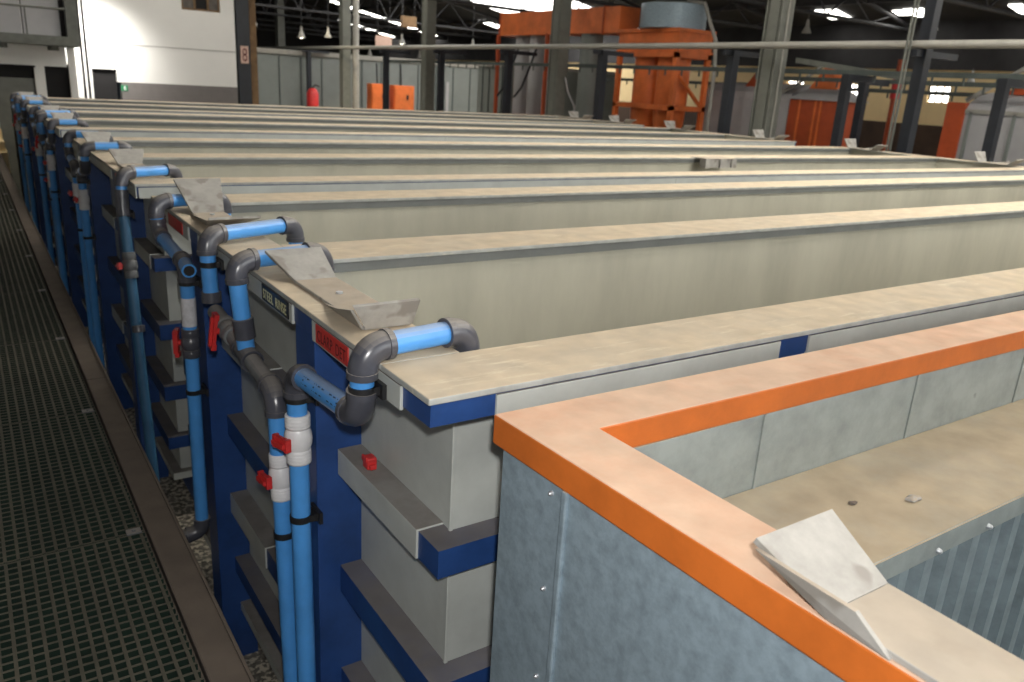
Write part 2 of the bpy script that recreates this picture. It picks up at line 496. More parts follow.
def tank(i, YA, YB, YC, YE, label, signs):
    """double tank: rim plates start at YA, YB, YC; the far edge is YE"""
    t = thing('rinse_tank', label, 'tank', (X0, YA, FZ), 'double treatment tanks in a row')
    AW, BW, CW = .265, .33, YE - YC
    inx = .235
    gap = .0012
    plates = [(X0, X1, YA, YA + AW), (X0 + inx + gap, X1 - inx - gap, YB, YB + BW), (X0, X1, YC, YE),
              (X0, X0 + inx, YA + AW + gap, YC - gap), (X1 - inx, X1, YA + AW + gap, YC - gap)]
    for a, b, c, d in plates:
        MB().box((a, c, -.0175), (b, d, 0), .003).build('rim_plate', 'plate', t)
    g = .0185
    o4 = lambda e: [(X0 + e, YA + e), (X1 - e, YA + e), (X1 - e, YE - e), (X0 + e, YE - e)]
    MB().ring(o4(.011), o4(.16), -.078, -g).build('rim_beam', 'navy', t)
    ins = .168
    sh = MB()
    zb = -2.0
    xi0, xi1 = X0 + inx - .03, X1 - inx + .03
    bx0, bx1 = X0 + ins, X1 - ins
    sh.box((bx0, YA + ins, zb), (xi0, YE - ins, -g))
    sh.box((xi1, YA + ins, zb), (bx1, YE - ins, -g))
    sh.box((xi0, YA + ins, zb), (xi1, YA + AW - .03, -g))
    sh.box((xi0, YC + .03, zb), (xi1, YE - ins, -g))
    sh.build('tank_shell', 'grey', t)
    li = MB()
    li.box((xi0, YB + .03, zb), (xi1, YB + BW - .03, -g))
    e = .004
    li.box((xi0 + e, YA + AW - .03, zb), (xi1 - e, YA + AW - .026, -g)).box((xi0 + e, YC + .026, zb), (xi1 - e, YC + .03, -g))
    li.box((xi0, YA + AW, zb), (xi0 + e, YC, -g)).box((xi1 - e, YA + AW, zb), (xi1, YC, -g))
    li.build('tank_liner', 'liner', t)
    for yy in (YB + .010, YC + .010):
        MB().box((xi0 + .03, yy, -.058), (xi1 - .03, yy + .018, -g)).build('shade_strip', 'strip', t)  # dark strip stands in for the shade under the plate overhang
    MB().box((bx0 - .06, YA + ins - .06, zb - .05), (bx1 + .06, YE - ins + .06, zb)).build('tank_bottom', 'grey', t)
    m_ = MB()
    for xx in [bx0 + .1 + k * 1.9 for k in range(6)]:
        m_.box((xx, YA + ins, FZ), (xx + .1, YE - ins, zb - .05))
    m_.build('base_frame', 'navy', t)
    # posts
    pw = .175
    PY = [YA + .775, YA + .775 + (YB - YA)]
    PX = [2.07 + 1.98 * k for k in range(6)]
    for py in PY:
        MB().box((X0 + .012, py, FZ), (X0 + ins + .02, py + pw, -.078), .004).build('support_post', 'navy', t)
        MB().box((X1 - .012, py, FZ), (X1 - ins - .02, py + pw, -.078)).build('support_post', 'navy', t)
    for px in PX:
        MB().box((px, YA + .012, FZ), (px + .138, YA + ins + .01, -.078)).build('support_post', 'navy', t)
    # ribs round the shell
    r = .078
    for k, (zt, h) in enumerate(RIB):
        q = lambda e2: [(bx0 - e2, YA + ins - e2), (bx1 + e2, YA + ins - e2), (bx1 + e2, YE - ins + e2), (bx0 - e2, YE - ins + e2)]
        MB().ring(q(r), q(-.002), zt - h, zt).build('stiffening_rib', 'navy', t)
    # grey boards clipped over the rim beam and over some ribs
    bo = .008

    def clad(y0, y1, z0, z1, x=X0 + .011, top=False):
        MB().box((x - bo, y0, z0), (x + .002, y1, z1), .002).build('cladding_board', 'grey', t)
    for y0, y1 in ((YA + .155, PY[0] - .004), (PY[0] + pw + .004, PY[1] - .004), (PY[1] + pw + .004, YE - .02)):
        clad(y0, y1, -.088, -.0225)
    xs = [X0 + .19] + [v_ for p in PX for v_ in (p - .003, p + .141)] + [X1 - .05]
    if i > 0:
        xs[0] = X0 + .02
    if i > 0:
        xs = [xs[0], 5.3, 5.304, xs[-1]]
    for k in range(0, len(xs), 2):
        MB().box((xs[k], YA + .003, -.088), (xs[k + 1], YA + .0125, -.0225), .002).build('cladding_board', 'grey', t)
    if i > 0:
        clad(YA + .012, YA + .154, -.088, -.0225)
    rx = bx0 - r

    def ribclad(y0, y1, k):
        zt, h = RIB[k]
        MB().box((rx - .007, y0, zt - h - .002), (bx0, y1, zt + .006), .002).build('cladding_board', 'grey', t)
    ribclad(YA + .205, PY[0] - .003, 0)
    ribclad(YB + .14, PY[1] - .003, 0)
    ribclad(YB + .20, PY[1] - .003, 2)
    ribclad(PY[0] + pw + .003, YB - .12, 0)
    ribclad(PY[1] + pw + .003, YE - .1, 0)
    if i == 0:
        # corner strip and vertical strip on the end panel
        MB().box((bx0 - .004, YA + ins - .004, -1.95), (bx0 + .007, YA + ins + .007, -.08), .002).build('corner_bead', 'grey', t)
        MB().box((bx0 - .006, YA + 1.25, -1.3), (bx0, YA + 1.29, -.088), .001).build('joint_strip', 'grey', t)
    for (y0, y1, z0, z1, m_, tx, ink) in signs:
        x = X0 + .011 - bo
        s = MB().box((x - .004, y0, z0), (x, y1, z1), .001).build('sign_plate', m_, t)
        s['label'] = 'black plate with cream letters' if m_ == 'blackpl' else 'red plate with dark letters'
        if tx:
            ws = tx.split(' ')
            cw = (y1 - y0) * .90 / (sum(len(w_) for w_ in ws) + .8 * (len(ws) - 1))
            yy = y1 - (y1 - y0) * .05
            for w_ in ws:
                wl = cw * len(w_)
                place_text(w_, .04, ink, basis((0, -1, 0), (0, 0, 1), (x - .0045, yy - wl / 2, (z0 + z1) / 2 - .002)), s,
                           fit=(wl * .94, (z1 - z0) * .60))
                yy -= wl + .8 * cw
    return t


UN = [(1.507, 2.96, 4.45, 4.77), (5.26, 6.78, 8.28, 8.62), (9.55, 11.05, 12.55, 12.88), (13.6, 15.1, 16.55, 16.9)]
SGN = [
    [(1.985, 2.235, -.080, -.022, 'redpl', 'CLARP DET', 'dark_ink'), (2.487, 2.77, -.080, -.022, 'blackpl', 'STEEL RINSE', 'cream_ink'), (4.02, 4.33, -.080, -.022, 'redpl', None, None)],
    [(5.75, 6.0, -.078, -.022, 'redpl', None, None), (7.7, 8.0, -.078, -.022, 'blackpl', None, None)],
    [(10.05, 10.28, -.078, -.022, 'redpl', None, None)], [(14.1, 14.33, -.078, -.022, 'redpl', None, None)]]
TL = ['grey double tank beside the orange tank, with red and black name signs on its rim',
      'long grey double tank, second from the orange one, small red sign near its front corner',
      'long grey double tank, third from the orange one, between the second and the farthest',
      'long grey double tank at the far end of the row, before the white wall']
for i in range(4):
    tank(i, *UN[i], TL[i], SGN[i])
# small steel baffle bracket standing between the second tank's rims
b = MB()
b.box((7.12, 6.62, -.10), (7.6, 6.66, -.0), .003).box((7.10, 6.60, -.10), (7.18, 6.70, .004)).box((7.34, 6.60, -.10), (7.40, 6.70, .004)).box((7.54, 6.60, -.10), (7.62, 6.70, .004))
b.box((7.10, 6.60, .0008), (7.62, 6.86, .006))
tag(b.build('baffle_bracket', 'steel', at=W(7.35, 6.78, 0)), 'grey steel bracket hooked over the middle rim of the second tank', 'bracket')


# ------------------------------------------------------------------ bent steel cradles on the end rims
def cradle(name, label, xl, xr, y0, y1, z, near, far, gus, group, side=1, flare=.025, fl_=None, fr_=None):
    """near / far: (run in y, rise) of the flared wings; gus: 'near'|'far'|'both' side gusset"""
    t = thing(name, label, 'cradle', ((xl + xr) / 2, (y0 + y1) / 2, z), group)
    th = .011
    fl0 = flare if fl_ is None else fl_; fr0 = flare if fr_ is None else fr_
    m_ = MB()
    m_.box((xl, y0, z + .0005), (xr, y1, z + th), .0015)
    m_.build('base_plate', 'steel', t)
    wl = []
    for (run, rise), yy, sg in ((near, y0, -1), (far, y1, 1)):
        L_ = math.hypot(run, rise); nz, ny = run / L_ * th, -sg * rise / L_ * th
        a = [(xl, yy, z + th), (xr, yy, z + th), (xr + fr0, yy + sg * run, z + th + rise), (xl - fl0, yy + sg * run, z + th + rise)]
        bq = [(p[0], p[1] - ny, p[2] - nz) for p in a]
        mb = MB().add([W(*p) for p in a + bq], [(0, 1, 2, 3), (7, 6, 5, 4), (0, 4, 5, 1), (1, 5, 6, 2), (2, 6, 7, 3), (3, 7, 4, 0)])
        wg = mb.build('flared_wing', 'steel', t)
        wl.append((a, sg))
    sx = xl if side > 0 else xr
    fl = -fl0 if side > 0 else fr0
    for k, (a, sg) in enumerate(wl):
        if gus == 'both' or gus == ('near', 'far')[k]:
            (run, rise), yy = ((near, y0), (far, y1))[k]
            gl = .30 if k == 0 else .10
            poly = [(sx, yy - sg * gl, z + .003), (sx, yy, z + .003), (sx + fl * .95, yy + sg * run * .95, z + rise * .95), (sx + fl * .4, yy - sg * gl * .45, z + rise * (.42 if k == 0 else .8))]
            MB().prism(poly, (-.008 * side, 0, 0)).build('side_gusset', 'steel', t)
    MB().tube([((xl + xr) / 2, (y0 + y1) / 2 + .08, z + th), ((xl + xr) / 2, (y0 + y1) / 2 + .08, z + th + .006)], .012, 8).build('bolt_head', 'bolt', t)
    return t


G = 'bent steel cradles on the left tank ends'
cradle('steel_cradle', 'bent steel cradle with flared wings on the rim above the red and black signs', .893, 1.042, 2.05, 2.64, 0, (.03, .078), (.17, .075), 'near', G, fl_=.05, fr_=.008)
cradle('steel_cradle', 'bent steel cradle behind the first blue pipe loop, above the small red sign', .885, 1.035, 3.80, 4.10, 0, (.14, .05), (.24, .135), 'near', G, fl_=.03, fr_=.05)
YL = [(5.85, 6.25), (7.41, 7.79), (10.1, 10.5), (11.70, 12.03), (14.14, 14.47), (15.80, 16.15)]
NL = ['third cradle from the orange tank, steel, on the near end rim of the second tank',
      'fourth cradle from the orange tank, steel, on the second tank beyond its blue loop',
      'fifth cradle from the orange tank, steel, on the third tank end rim, nearer one',
      'sixth cradle from the orange tank, steel, on the third tank end rim, farther one',
      'seventh cradle from the orange tank, steel, on the farthest tank end rim',
      'last cradle of the left row, steel, on the farthest tank near the white wall']
for (a, b), l in zip(YL, NL):
    cradle('steel_cradle', l, .875, 1.03, a, b, 0, (.14, .05), (.18, .085), 'near', G, fl_=.03, fr_=.05)
G2 = 'bent steel cradles on the right tank ends'
YRn = [2.1, 3.5, 5.75, 7.9, 9.85, 12.2, 14.0, 15.5]
NR = ['steel cradle on the right end of the tank beside the orange one, nearer corner', 'steel cradle on the right end of the nearest double tank, before the thin dark post',
      'pale steel cradle on the right tank ends in front of the grey tunnel', 'steel cradle on the right tank ends beside the navy post',
      'steel cradle on the right tank ends in front of the orange tunnel mouth', 'steel cradle on the right tank ends beside the big near column',
      'steel cradle on the right tank ends in front of the orange cyclone frame', 'steel cradle on the right tank ends left of the orange cyclone frame']
for a, l in zip(YRn, NR):
    cradle('steel_cradle', l, X1 - .29, X1 - .05, a, a + .40, 0, (.13, .09), (.07, .14), 'near', G2, -1, fl_=.04, fr_=.03)


# ------------------------------------------------------------------ pipework
def unit(a, b):
    d = V(b) - V(a)
    return d.normalized()


class Run:
    """one glued run of plastic pipe: pipes, elbows, valves, clamps are parts of it"""

    def __init__(s, label, base, group='pipe runs on the tank ends', m='pipe', name='plastic_pipe_run'):
        s.t = thing(name, label, 'pipe', base, group)
        s.m = m

    def path(s, pts, r=.0315, open_end=False, skip=(), mats=None, leg=None):
        n = len(pts)
        leg = leg or r * 2.1
        for i in range(n - 1):
            a, b = V(pts[i]), V(pts[i + 1])
            d = (b - a).normalized()
            a2 = a + d * (leg * .75 if i > 0 else 0)
            b2 = b - d * (leg * .75 if i < n - 2 else 0)
            mm = (mats or {}).get(i, s.m)
            MB().tube([a2, b2], r, 18).build('pipe', mm, s.t)
        for i in range(1, n - 1):
            if i in skip: continue
            s.elbow(pts[i - 1], pts[i], pts[i + 1], r, leg)
        return s

    def elbow(s, a, p, b, r, leg):
        p = V(p); d1 = unit(a, p); d2 = unit(p, b)
        q0, q2 = p - d1 * leg, p + d2 * leg
        cv = []
        for k in range(9):
            u = k / 8
            cv.append(q0 * (1 - u) ** 2 + p * 2 * u * (1 - u) + q2 * u * u)
        R = r * 1.22
        mb = MB().tube([q0 - d1 * .006] + [q0] + cv[1:-1] + [q2, q2 + d2 * .006], R, 18)
        mb.tube([q0 - d1 * .012, q0 + d1 * .006], R * 1.07, 18).tube([q2 - d2 * .006, q2 + d2 * .012], R * 1.07, 18)
        mb.build('elbow', 'fit', s.t)

    def sleeve(s, a, b, r, m='fit', name='coupling'):
        MB().tube([a, b], r, 18).build(name, m, s.t)
        return s

    def tee(s, p, d, r, L_=.07):
        p = V(p); d = V(d).normalized()
        mb = MB().tube([p - d * L_, p + d * L_], r * 1.22, 18)
        mb.tube([p - d * L_, p - d * (L_ - .018)], r * 1.32, 18).tube([p + d * (L_ - .018), p + d * L_], r * 1.32, 18)
        mb.build('tee', 'fit', s.t)
        return s

    def valve(s, p, d, r, hd, body='white', L_=.085, handle='red', hl=.075, vert=False):
        """ball valve: two ribbed collars and a ball bulge between them; hd = the side the lever sits on"""
        p = V(p); d = V(d).normalized(); h = V(hd).normalized()
        b = MB()
        for sg in (-1, 1):
            pr = [(1.0, 1.16), (.99, 1.24), (.45, 1.24), (.44, 1.16)]
            b.tube([p + d * sg * L_ * k for k, _ in pr], [r * q for _, q in pr], 20)
            for k in (.9, .78, .66, .54):
                b.tube([p + d * sg * L_ * (k - .035), p + d * sg * L_ * (k + .035)], r * 1.265, 20)
        pr = [(-.46, 1.12), (-.36, 1.25), (-.2, 1.37), (0, 1.42), (.2, 1.37), (.36, 1.25), (.46, 1.12)]
        b.tube([p + d * L_ * k for k, _ in pr], [r * q for _, q in pr], 20)
        bo = b.build('valve_body', body, s.t)
        st = p + h * r * 1.35
        c = MB().tube([p + h * r * .9, st + h * .02], .013, 10)
        up, sd = (d, h.cross(d).normalized()) if vert else (h.cross(d).normalized(), d)
        a0 = st + h * .012

        def slab(o, u, w, n, lu, lw, ln):
            vs = [W(*(o + u * x + w * y + n * z)) for z in (0, ln) for y in (-lw, lw) for x in (-lu, lu)]
            c.add(vs, [(0, 2, 3, 1), (4, 5, 7, 6), (0, 1, 5, 4), (2, 6, 7, 3), (0, 4, 6, 2), (1, 3, 7, 5)])
        slab(a0, up, sd, h, hl * .5, .020, .013)
        slab(a0 + h * .012, up, sd, h, hl * .42, .007, .012)
        for sg in (-1, 1):
            slab(a0 + up * hl * .44 * sg - h * .004, up, sd, h, hl * .08, .021, .019)
        c.build('valve_handle', handle, bo)
        return s

    def clamp(s, p, d, r, to):
        """black pipe clip with a stand-off bracket reaching towards the tank"""
        p = V(p); d = V(d).normalized(); t = (V((to, p.y, p.z)) if isinstance(to, float) else V(to)) - p
        t = (t - d * t.dot(d)); L_ = t.length; t.normalize(); w_ = d.cross(t)
        mb = MB()
        mb.tube([p - d * .011, p + d * .011], r * 1.13, 18)
        for sg in (-1, 1):
            q = p + w_ * sg * r * .75
            vs = [W(*(q + t * x + w_ * y + d * z)) for z in (-.011, .011) for y in (-.006, .006) for x in (0, L_)]
            mb.add(vs, [(0, 2, 3, 1), (4, 5, 7, 6), (0, 1, 5, 4), (2, 6, 7, 3), (0, 4, 6, 2), (1, 3, 7, 5)])
        vs = [W(*(p + t * x + w_ * y + d * z)) for z in (-.02, .02) for y in (-.045, .045) for x in (L_ - .012, L_)]
        mb.add(vs, [(0, 2, 3, 1), (4, 5, 7, 6), (0, 1, 5, 4), (2, 6, 7, 3), (0, 4, 6, 2), (1, 3, 7, 5)])
        if L_ > .02:
            q = p + t * (r * 1.2)
            vs = [W(*(q + t * x + w_ * y + d * z)) for z in (-.013, .013) for y in (-r * .9, r * .9) for x in (0, max(.004, L_ - r * 1.25))]
            mb.add(vs, [(0, 2, 3, 1), (4, 5, 7, 6), (0, 1, 5, 4), (2, 6, 7, 3), (0, 4, 6, 2), (1, 3, 7, 5)])
        mb.build('pipe_clamp', 'black', s.t)
        return s


PXX = .769
R6 = .0315


def overflow_run(label, yl, yv, lean, mirror=1, zq=-.19, xin=1.095, yin=None, stub=False, tape=False, near=False, m='pipe', hd=(-1, -.25, 0), xl=None):
    """loop over the rim at yl, slanting pipe to yv, drop to the floor"""
    r = Run(label, (PXX, yv, FZ), m=m)
    yin = yl if yin is None else yin
    xl = PXX if xl is None else xl
    top = (xl, yl, .047)
    low = (xl + .01 * (xl < PXX), yl + .012 * mirror, -.145 if xl == PXX else -.115)
    q = (PXX, yv, zq)
    bot = (PXX - .005, yv + lean, FZ + (.30 if near else .8 if stub else .25))
    r.path([(xin, yin, -.30), (xin, yin, .047), top, low, q, bot, (PXX - .26, yv + lean, bot[2])], R6, mats={5: 'fit'})
    d = unit(q, bot)
    qv = V(q)
    r.clamp(qv + d * .085, d, R6, .826)
    if near:
        r.valve(qv + d * .22, d, R6, hd, L_=.083)
        r.clamp(qv + d * .50, d, R6, .826)
        r.clamp((PXX, yl + .005, -.065), (0, 0, 1), R6, .8165)
        # faint printed marks along the slanting pipe
        dd = unit(low, q); a = V(low) + dd * .09
        out = V((-1, 0, .55)); out = (out - dd * out.dot(dd)).normalized(); wv = dd.cross(out)
        mb = MB()
        rnd = random.Random(3)
        for k in range(10):
            if k in (3, 7): continue
            o_ = a + dd * (k * .029)
            for u0, u1, v0, v1 in ((0, .004, -.012, .012), (.004, .017, .008, .012), (.004, .017, -.012, -.008)) if k % 3 else ((0, .004, -.012, .012), (.014, .018, -.012, .012), (.004, .014, -.002, .002)):
                vs = []
                for uu, vv in ((u0, v0), (u1, v0), (u1, v1), (u0, v1)):
                    ang = vv / R6
                    vs.append(W(*(o_ + dd * uu + (out * math.cos(ang) + wv * math.sin(ang)) * (R6 + .0006))))
                mb.add(vs, [(0, 1, 2, 3)])
        mb.build('print_mark', 'print', r.t)
    elif stub:
        r.path([qv + V((.0, .02, 0)), qv + V((-.012, -.115, -.004))], R6)
        e_ = qv + V((-.012, -.115, -.004)); dd = unit(qv, e_)
        MB().tube([e_ + dd * .0005, e_ + dd * .002], R6 * .74, 18).build('pipe_bore', 'black', r.t)
        if tape:
            r.sleeve(qv + d * .155, qv + d * .29, R6 * 1.06, 'tape', 'white_tape')
        r.valve(qv + d * .375, d, R6, (-1, .45, 0), body='fit', L_=.07, hl=.13, vert=True)
        r.clamp(qv + d * .62, d, R6, .826)
    else:
        r.valve(qv + d * .23, d, R6, (-1, 0, 0), body='white', L_=.085)
        r.clamp(qv + d * .55, d, R6, .826)
    return r


overflow_run('blue pipe loop over the corner rim of the nearest tank, white valve with red handle', 1.775, 2.29, -.06, 1, near=True, yin=1.82, xin=1.098)
overflow_run('blue pipe with an open stub end and white tape, between first and second tank columns', 4.25, 3.765, .01, -1, zq=-.165, stub=True, tape=True, yin=4.33, xl=.742)


def manifold(label, o, full=True):
    r = Run(label, (PXX, 2.40 + o, FZ))
    y2 = 3.335 + o
    if full:
        r.path([(1.19, 3.50 + o, -.3), (1.19, 3.50 + o, .047), (PXX - .005, y2, .047), (PXX, y2 - .02, -.25), (PXX, 2.50 + o, -.335), (PXX - .002, 2.37 + o, FZ + .25), (PXX - .25, 2.37 + o, FZ + .25)],
               R6, mats={3: 'dpipe', 5: 'fit'}, skip=(3,))
        r.sleeve((PXX, y2 - .014, -.185), (PXX, y2 - .018, -.228), R6 * 1.25)
        r.clamp((PXX, y2 - .008, -.07), (0, 0, 1), R6, .8165)
        dv = unit((PXX, y2 - .02, -.25), (PXX, 2.50 + o, -.335))
        zl = lambda y: -.25 - .085 * (y2 - .02 - y) / (y2 - .02 - 2.50 - o)
        r.valve((PXX, 3.06 + o, zl(3.06 + o)), dv, R6, (-1, -.1, .1), body='dpipe', L_=.07, hl=.14, vert=False)
        r.tee((PXX, 2.83 + o, zl(2.83 + o)), dv, R6)
        r.path([(PXX, 2.83 + o, zl(2.83 + o)), (.742, 2.835 + o, .047), (1.10, 2.912 + o, .047), (1.10, 2.912 + o, -.25)], R6)
        r.sleeve((.766, 2.828 + o, -.235), (.757, 2.826 + o, -.16), R6 * 1.2)
        dd = unit((PXX, 2.50 + o, -.335), (PXX - .002, 2.37 + o, FZ + .25))
        p0 = V((PXX, 2.50 + o, -.335))
        r.valve(p0 + dd * .30, dd, R6 * .92, (-1, -.1, 0), L_=.085)
        r.clamp(p0 + dd * .52, dd, R6, .826)
    return r


manifold('blue and dusty grey pipe manifold with red valve handle below the black sign', 0)
# red handle left lying on the nearest rib
hb = MB()
hb.box((.918, 2.085, -.472), (.952, 2.125, -.432), .006).box((.924, 2.075, -.468), (.946, 2.09, -.452), .003).box((.914, 2.088, -.445), (.922, 2.122, -.428), .002)
hb.tube([(.935, 2.105, -.472), (.935, 2.105, -.462)], .009, 8)
tag(hb.build('valve_handle', 'red', at=W(.935, 2.1, -.474)), 'small red valve handle lying on the dusty grey rib below the red sign', 'valve handle')

# second tank: straight dusty pipe
r = Run('dusty dark blue straight pipe at the near corner of the second tank, red handle halfway', (PXX, 5.2, FZ), m='pipe')
r.path([(1.12, 5.575, -.3), (1.12, 5.575, .047), (PXX, 5.42, .047), (PXX - .01, 5.40, -.13), (PXX - .015, 5.05, FZ + .3), (.5, 5.05, FZ + .3)], R6, mats={3: 'teal', 4: 'dpipe'})
r.clamp((PXX - .01, 5.39, -.2), (0, 0, 1), R6, .8165)
r.valve((PXX - .012, 5.30, -.50), (.0, .22, 1), R6, (-1, 0, 0), body='dpipe', L_=.08)
r.sleeve((PXX - .012, 5.20, -.86), (PXX - .012, 5.19, -.90), R6 * 1.2, 'fit')
overflow_run('blue pipe run on the second tank, white valve beside its far column', 7.17, 7.52, .0, 1, yin=7.18)
overflow_run('blue loop pipe at the far corner of the second tank, beside the gap', 8.30, 7.90, .0, -1, yin=8.222)
overflow_run('blue loop pipe at the near corner of the third tank', 9.83, 10.30, 0, 1, yin=9.87)
manifold('blue pipe manifold in the middle of the third tank end, with dusty grey pipe', 9.55 - 1.507)
overflow_run('blue loop pipe at the far corner of the third tank with red valve', 12.3, 11.85, 0, -1)
overflow_run('blue loop pipe at the near corner of the farthest tank with white valve', 13.88, 14.34, 0, 1, yin=13.92)
manifold('blue pipe manifold in the middle of the farthest tank end', 13.6 - 1.507)
overflow_run('last blue loop pipe at the far corner of the farthest tank, before the white wall', 16.4, 15.9, 0, -1)
# thin dark conduit at the far end of the row
c = MB().tube([(.76, 16.75, FZ), (.76, 16.75, -.02)], .02, 10)
for zz in (-.4, -1.0, -1.6):
    c.tube([(.76, 16.75, zz - .02), (.76, 16.75, zz + .02)], .03, 10)
c.box((.76, 16.73, -.42), (.815, 16.77, -.38))
tag(c.build('conduit', 'black', at=W(.76, 16.75, FZ)), 'thin dark upright conduit at the far left corner of the tank row', 'conduit')

# ------------------------------------------------------------------ orange-rimmed galvanised tank in front
ot = thing('oven_tank', 'galvanised tank with a thick orange rim, dusty on top, in front of the row', 'tank', (1.0, 0, FZ))
XE = 7.2
lx = lambda y: .906 + (1.369 - y) * .032
fy = lambda x: 1.374 - (x - .961) * .0132
outer = [(lx(-1.3), -1.3), (XE, -1.3), (XE, fy(XE)), (.906, 1.372)]
inn = [(1.105, -1.12), (XE - .2, -1.12), (XE - .2, 1.205 - .0075 * (XE - 1.27)), (1.073, 1.205)]


def bev_ring(outer, inn, z0, z1, bev):
    bm = bmesh.new()
    tmp = MB().ring(outer, inn, z0, z1)
    vs = [bm.verts.new(v) for v in tmp.v]
    for f in tmp.f: bm.faces.new([vs[i] for i in f])
    bmesh.ops.bevel(bm, geom=[e for e in bm.edges], offset=bev, segments=2, profile=.5, affect='EDGES')
    bm.verts.index_update()
    mb = MB().add([v.co.copy() for v in bm.verts], [[v.index for v in f.verts] for f in bm.faces])
    bm.free()
    return mb


bev_ring(outer, inn, -.071, 0, .004).build('rim', 'orange', ot)
# outer side sheets with lapped joints
wx = .908
for a, b in ((1.338, 1.116), (1.114, .345), (.343, -.44), (-.442, -1.26)):
    MB().prism([(lx(a) + .008, a, FZ), (lx(a) + .03, a, FZ), (lx(b) + .03, b, FZ), (lx(b) + .008, b, FZ)], (0, 0, ZR - .0712)).build('side_sheet', 'galv', ot)
for yj in (1.112, .343, -.441):
    j = MB(); wx = lx(yj) + .008
    j.box((wx - .009, yj - .006, FZ), (wx + .002, yj + .010, -.0715), .003)
    j.build('lap_joint', 'galv', ot)
for yj in (1.16, .39):
    wx = lx(yj) + .008
    for zz in (-.098, -.327, -.556, -.785, -1.014, -1.243):
        MB().tube([(wx + .002, yj, zz), (wx - .005, yj, zz), (wx - .009, yj, zz)], [.006, .0055, .0025], 10).build('rivet', 'bolt', ot)
for a, b in ((.94, 2.6), (2.602, 4.3), (4.302, XE - .05)):
    MB().box((a, 1.30, FZ), (b, 1.338, -.0712)).build('side_sheet', 'galv', ot)
MB().box((XE - .08, -1.26, FZ), (XE - .05, 1.338, -.0712)).build('side_sheet', 'galv', ot)
MB().box((wx + .03, -1.29, FZ), (XE - .05, -1.26, -.0712)).build('side_sheet', 'galv', ot)
# inner lining above the ledge
xs = [1.09, 1.63, 2.335, 3.018, 3.70, 4.40, 5.1, 5.8, 6.5, XE - .21]
for a, b in zip(xs[:-1], xs[1:]):
    MB().box((a + .0015, 1.203, -.34), (b - .0015, 1.225, -.0712), .0015).build('lining_sheet', 'galv_in', ot)
for a in xs[1:-1]:
    MB().box((a - .004, 1.1985, -.283), (a + .004, 1.204, -.0712)).build('lap_joint', 'galv_in', ot)
MB().box((1.085, .824, -.298), (XE - .2, 1.2025, -.283), .003).build('ledge', 'galv_in', ot)
MB().box((1.085, .820, -.345), (XE - .2, .824, -.285)).build('ledge_flashing', 'galv_in', ot)
# corrugated sheet below the ledge
cp = []
xx = 1.10; p = .113
prof = [(0, 0), (.020, 0), (.036, .030), (.078, .030), (.094, 0)]
while xx < XE - .3:
    for dx, dy in prof:
        cp.append((xx + dx, .842 + dy))
    xx += p
mb = MB()
vs = [W(x, y, z) for z in (-2.0, -.345) for x, y in cp]
nn = len(cp)
mb.add(vs, [(i, i + 1, nn + i + 1, nn + i) for i in range(nn - 1)])
vs2 = [W(x, y + .004, z) for z in (-2.0, -.345) for x, y in cp]
mb.add(vs2, [(i, nn + i, nn + i + 1, i + 1) for i in range(nn - 1)])
mb.build('corrugated_sheet', 'corr', ot)
k = 0
xx = 1.868
while xx < 6.8:
    MB().tube([(xx, .822, -.330), (xx, .812, -.330), (xx, .808, -.330)], [.008, .007, .003], 8).build('rivet', 'bolt', ot)
    xx += .242
MB().box((1.09, -1.1, -2.05), (XE - .2, 1.2, -2.0)).build('tank_floor', 'corr', ot)
MB().box((1.085, -1.12, -2.0), (1.10, .84, -.0712)).build('inner_wall', 'corr', ot)
MB().box((1.10, -1.12, -2.0), (XE - .2, -1.105, -.0712)).build('inner_wall', 'corr', ot)
cradle('steel_cradle', 'bent steel cradle with a gusset, on the rim of the orange tank', .943, 1.088, -.10, .535, 0, (.12, .06), (.125, .058), 'far', None, 1, .02)
# crumbs of rust on the ledge
for (x, y, s_, lab) in ((1.80, 1.02, .010, 'flat rust flake on the ledge of the orange tank, left of the other'), (1.97, .955, .017, 'crumpled pale flake on the ledge of the orange tank, right of the other')):
    bm = bmesh.new(); bmesh.ops.create_icosphere(bm, subdivisions=2, radius=1)
    rn = random.Random(int(x * 100))
    mb = MB()
    for v in bm.verts:
        v.co = v.co * (1 + .5 * (rn.random() - .5))
        v.co = W(x + v.co.x * s_ * 1.5, y + v.co.y * s_ * .9, -.280 + v.co.z * s_ * .35)
    bm.verts.index_update()
    mb.add([v.co.copy() for v in bm.verts], [[v.index for v in f.verts] for f in bm.faces]); bm.free()
    tag(mb.build('rust_flake', 'steel' if s_ > .012 else 'beam', at=W(x, y, -.283)), lab, 'flake')

# ------------------------------------------------------------------ walkway of green grating
GX0, GX1, GZ = -.985, .372, -.95
pitch = .0385
PL = 1.255
YS = 2.87


def grating(label, yc):
    t = thing('grating_panel', label, 'grating', ((GX0 + GX1) / 2, yc, GZ - .038), 'grating panels of the walkway')
    g = MB()
    y0, y1 = yc + .004, yc + PL - .004
    x = GX0
    while x <= GX1 + .001:
        g.box((x - .0052, y0, GZ - .038), (x + .0052, y1, GZ)); x += pitch
    nb = 34
    for k in range(nb + 1):
        y = y0 + .003 + (y1 - y0 - .006) * k / nb
        g.box((GX0, y - .0050, GZ - .036), (GX1 + .005, y + .0050, GZ - .0015))
    g.build('mesh_panel', 'grate', t)
    c = MB()
    c.box((GX1 - .055, yc - .012, GZ + .0002), (GX1 - .005, yc + .026, GZ + .006), .001)
    c.tube([(GX1 - .03, yc + .007, GZ + .006), (GX1 - .03, yc + .007, GZ + .012)], .007, 8)
    c.build('hold_down_clip', 'dpipe', t)
    return t


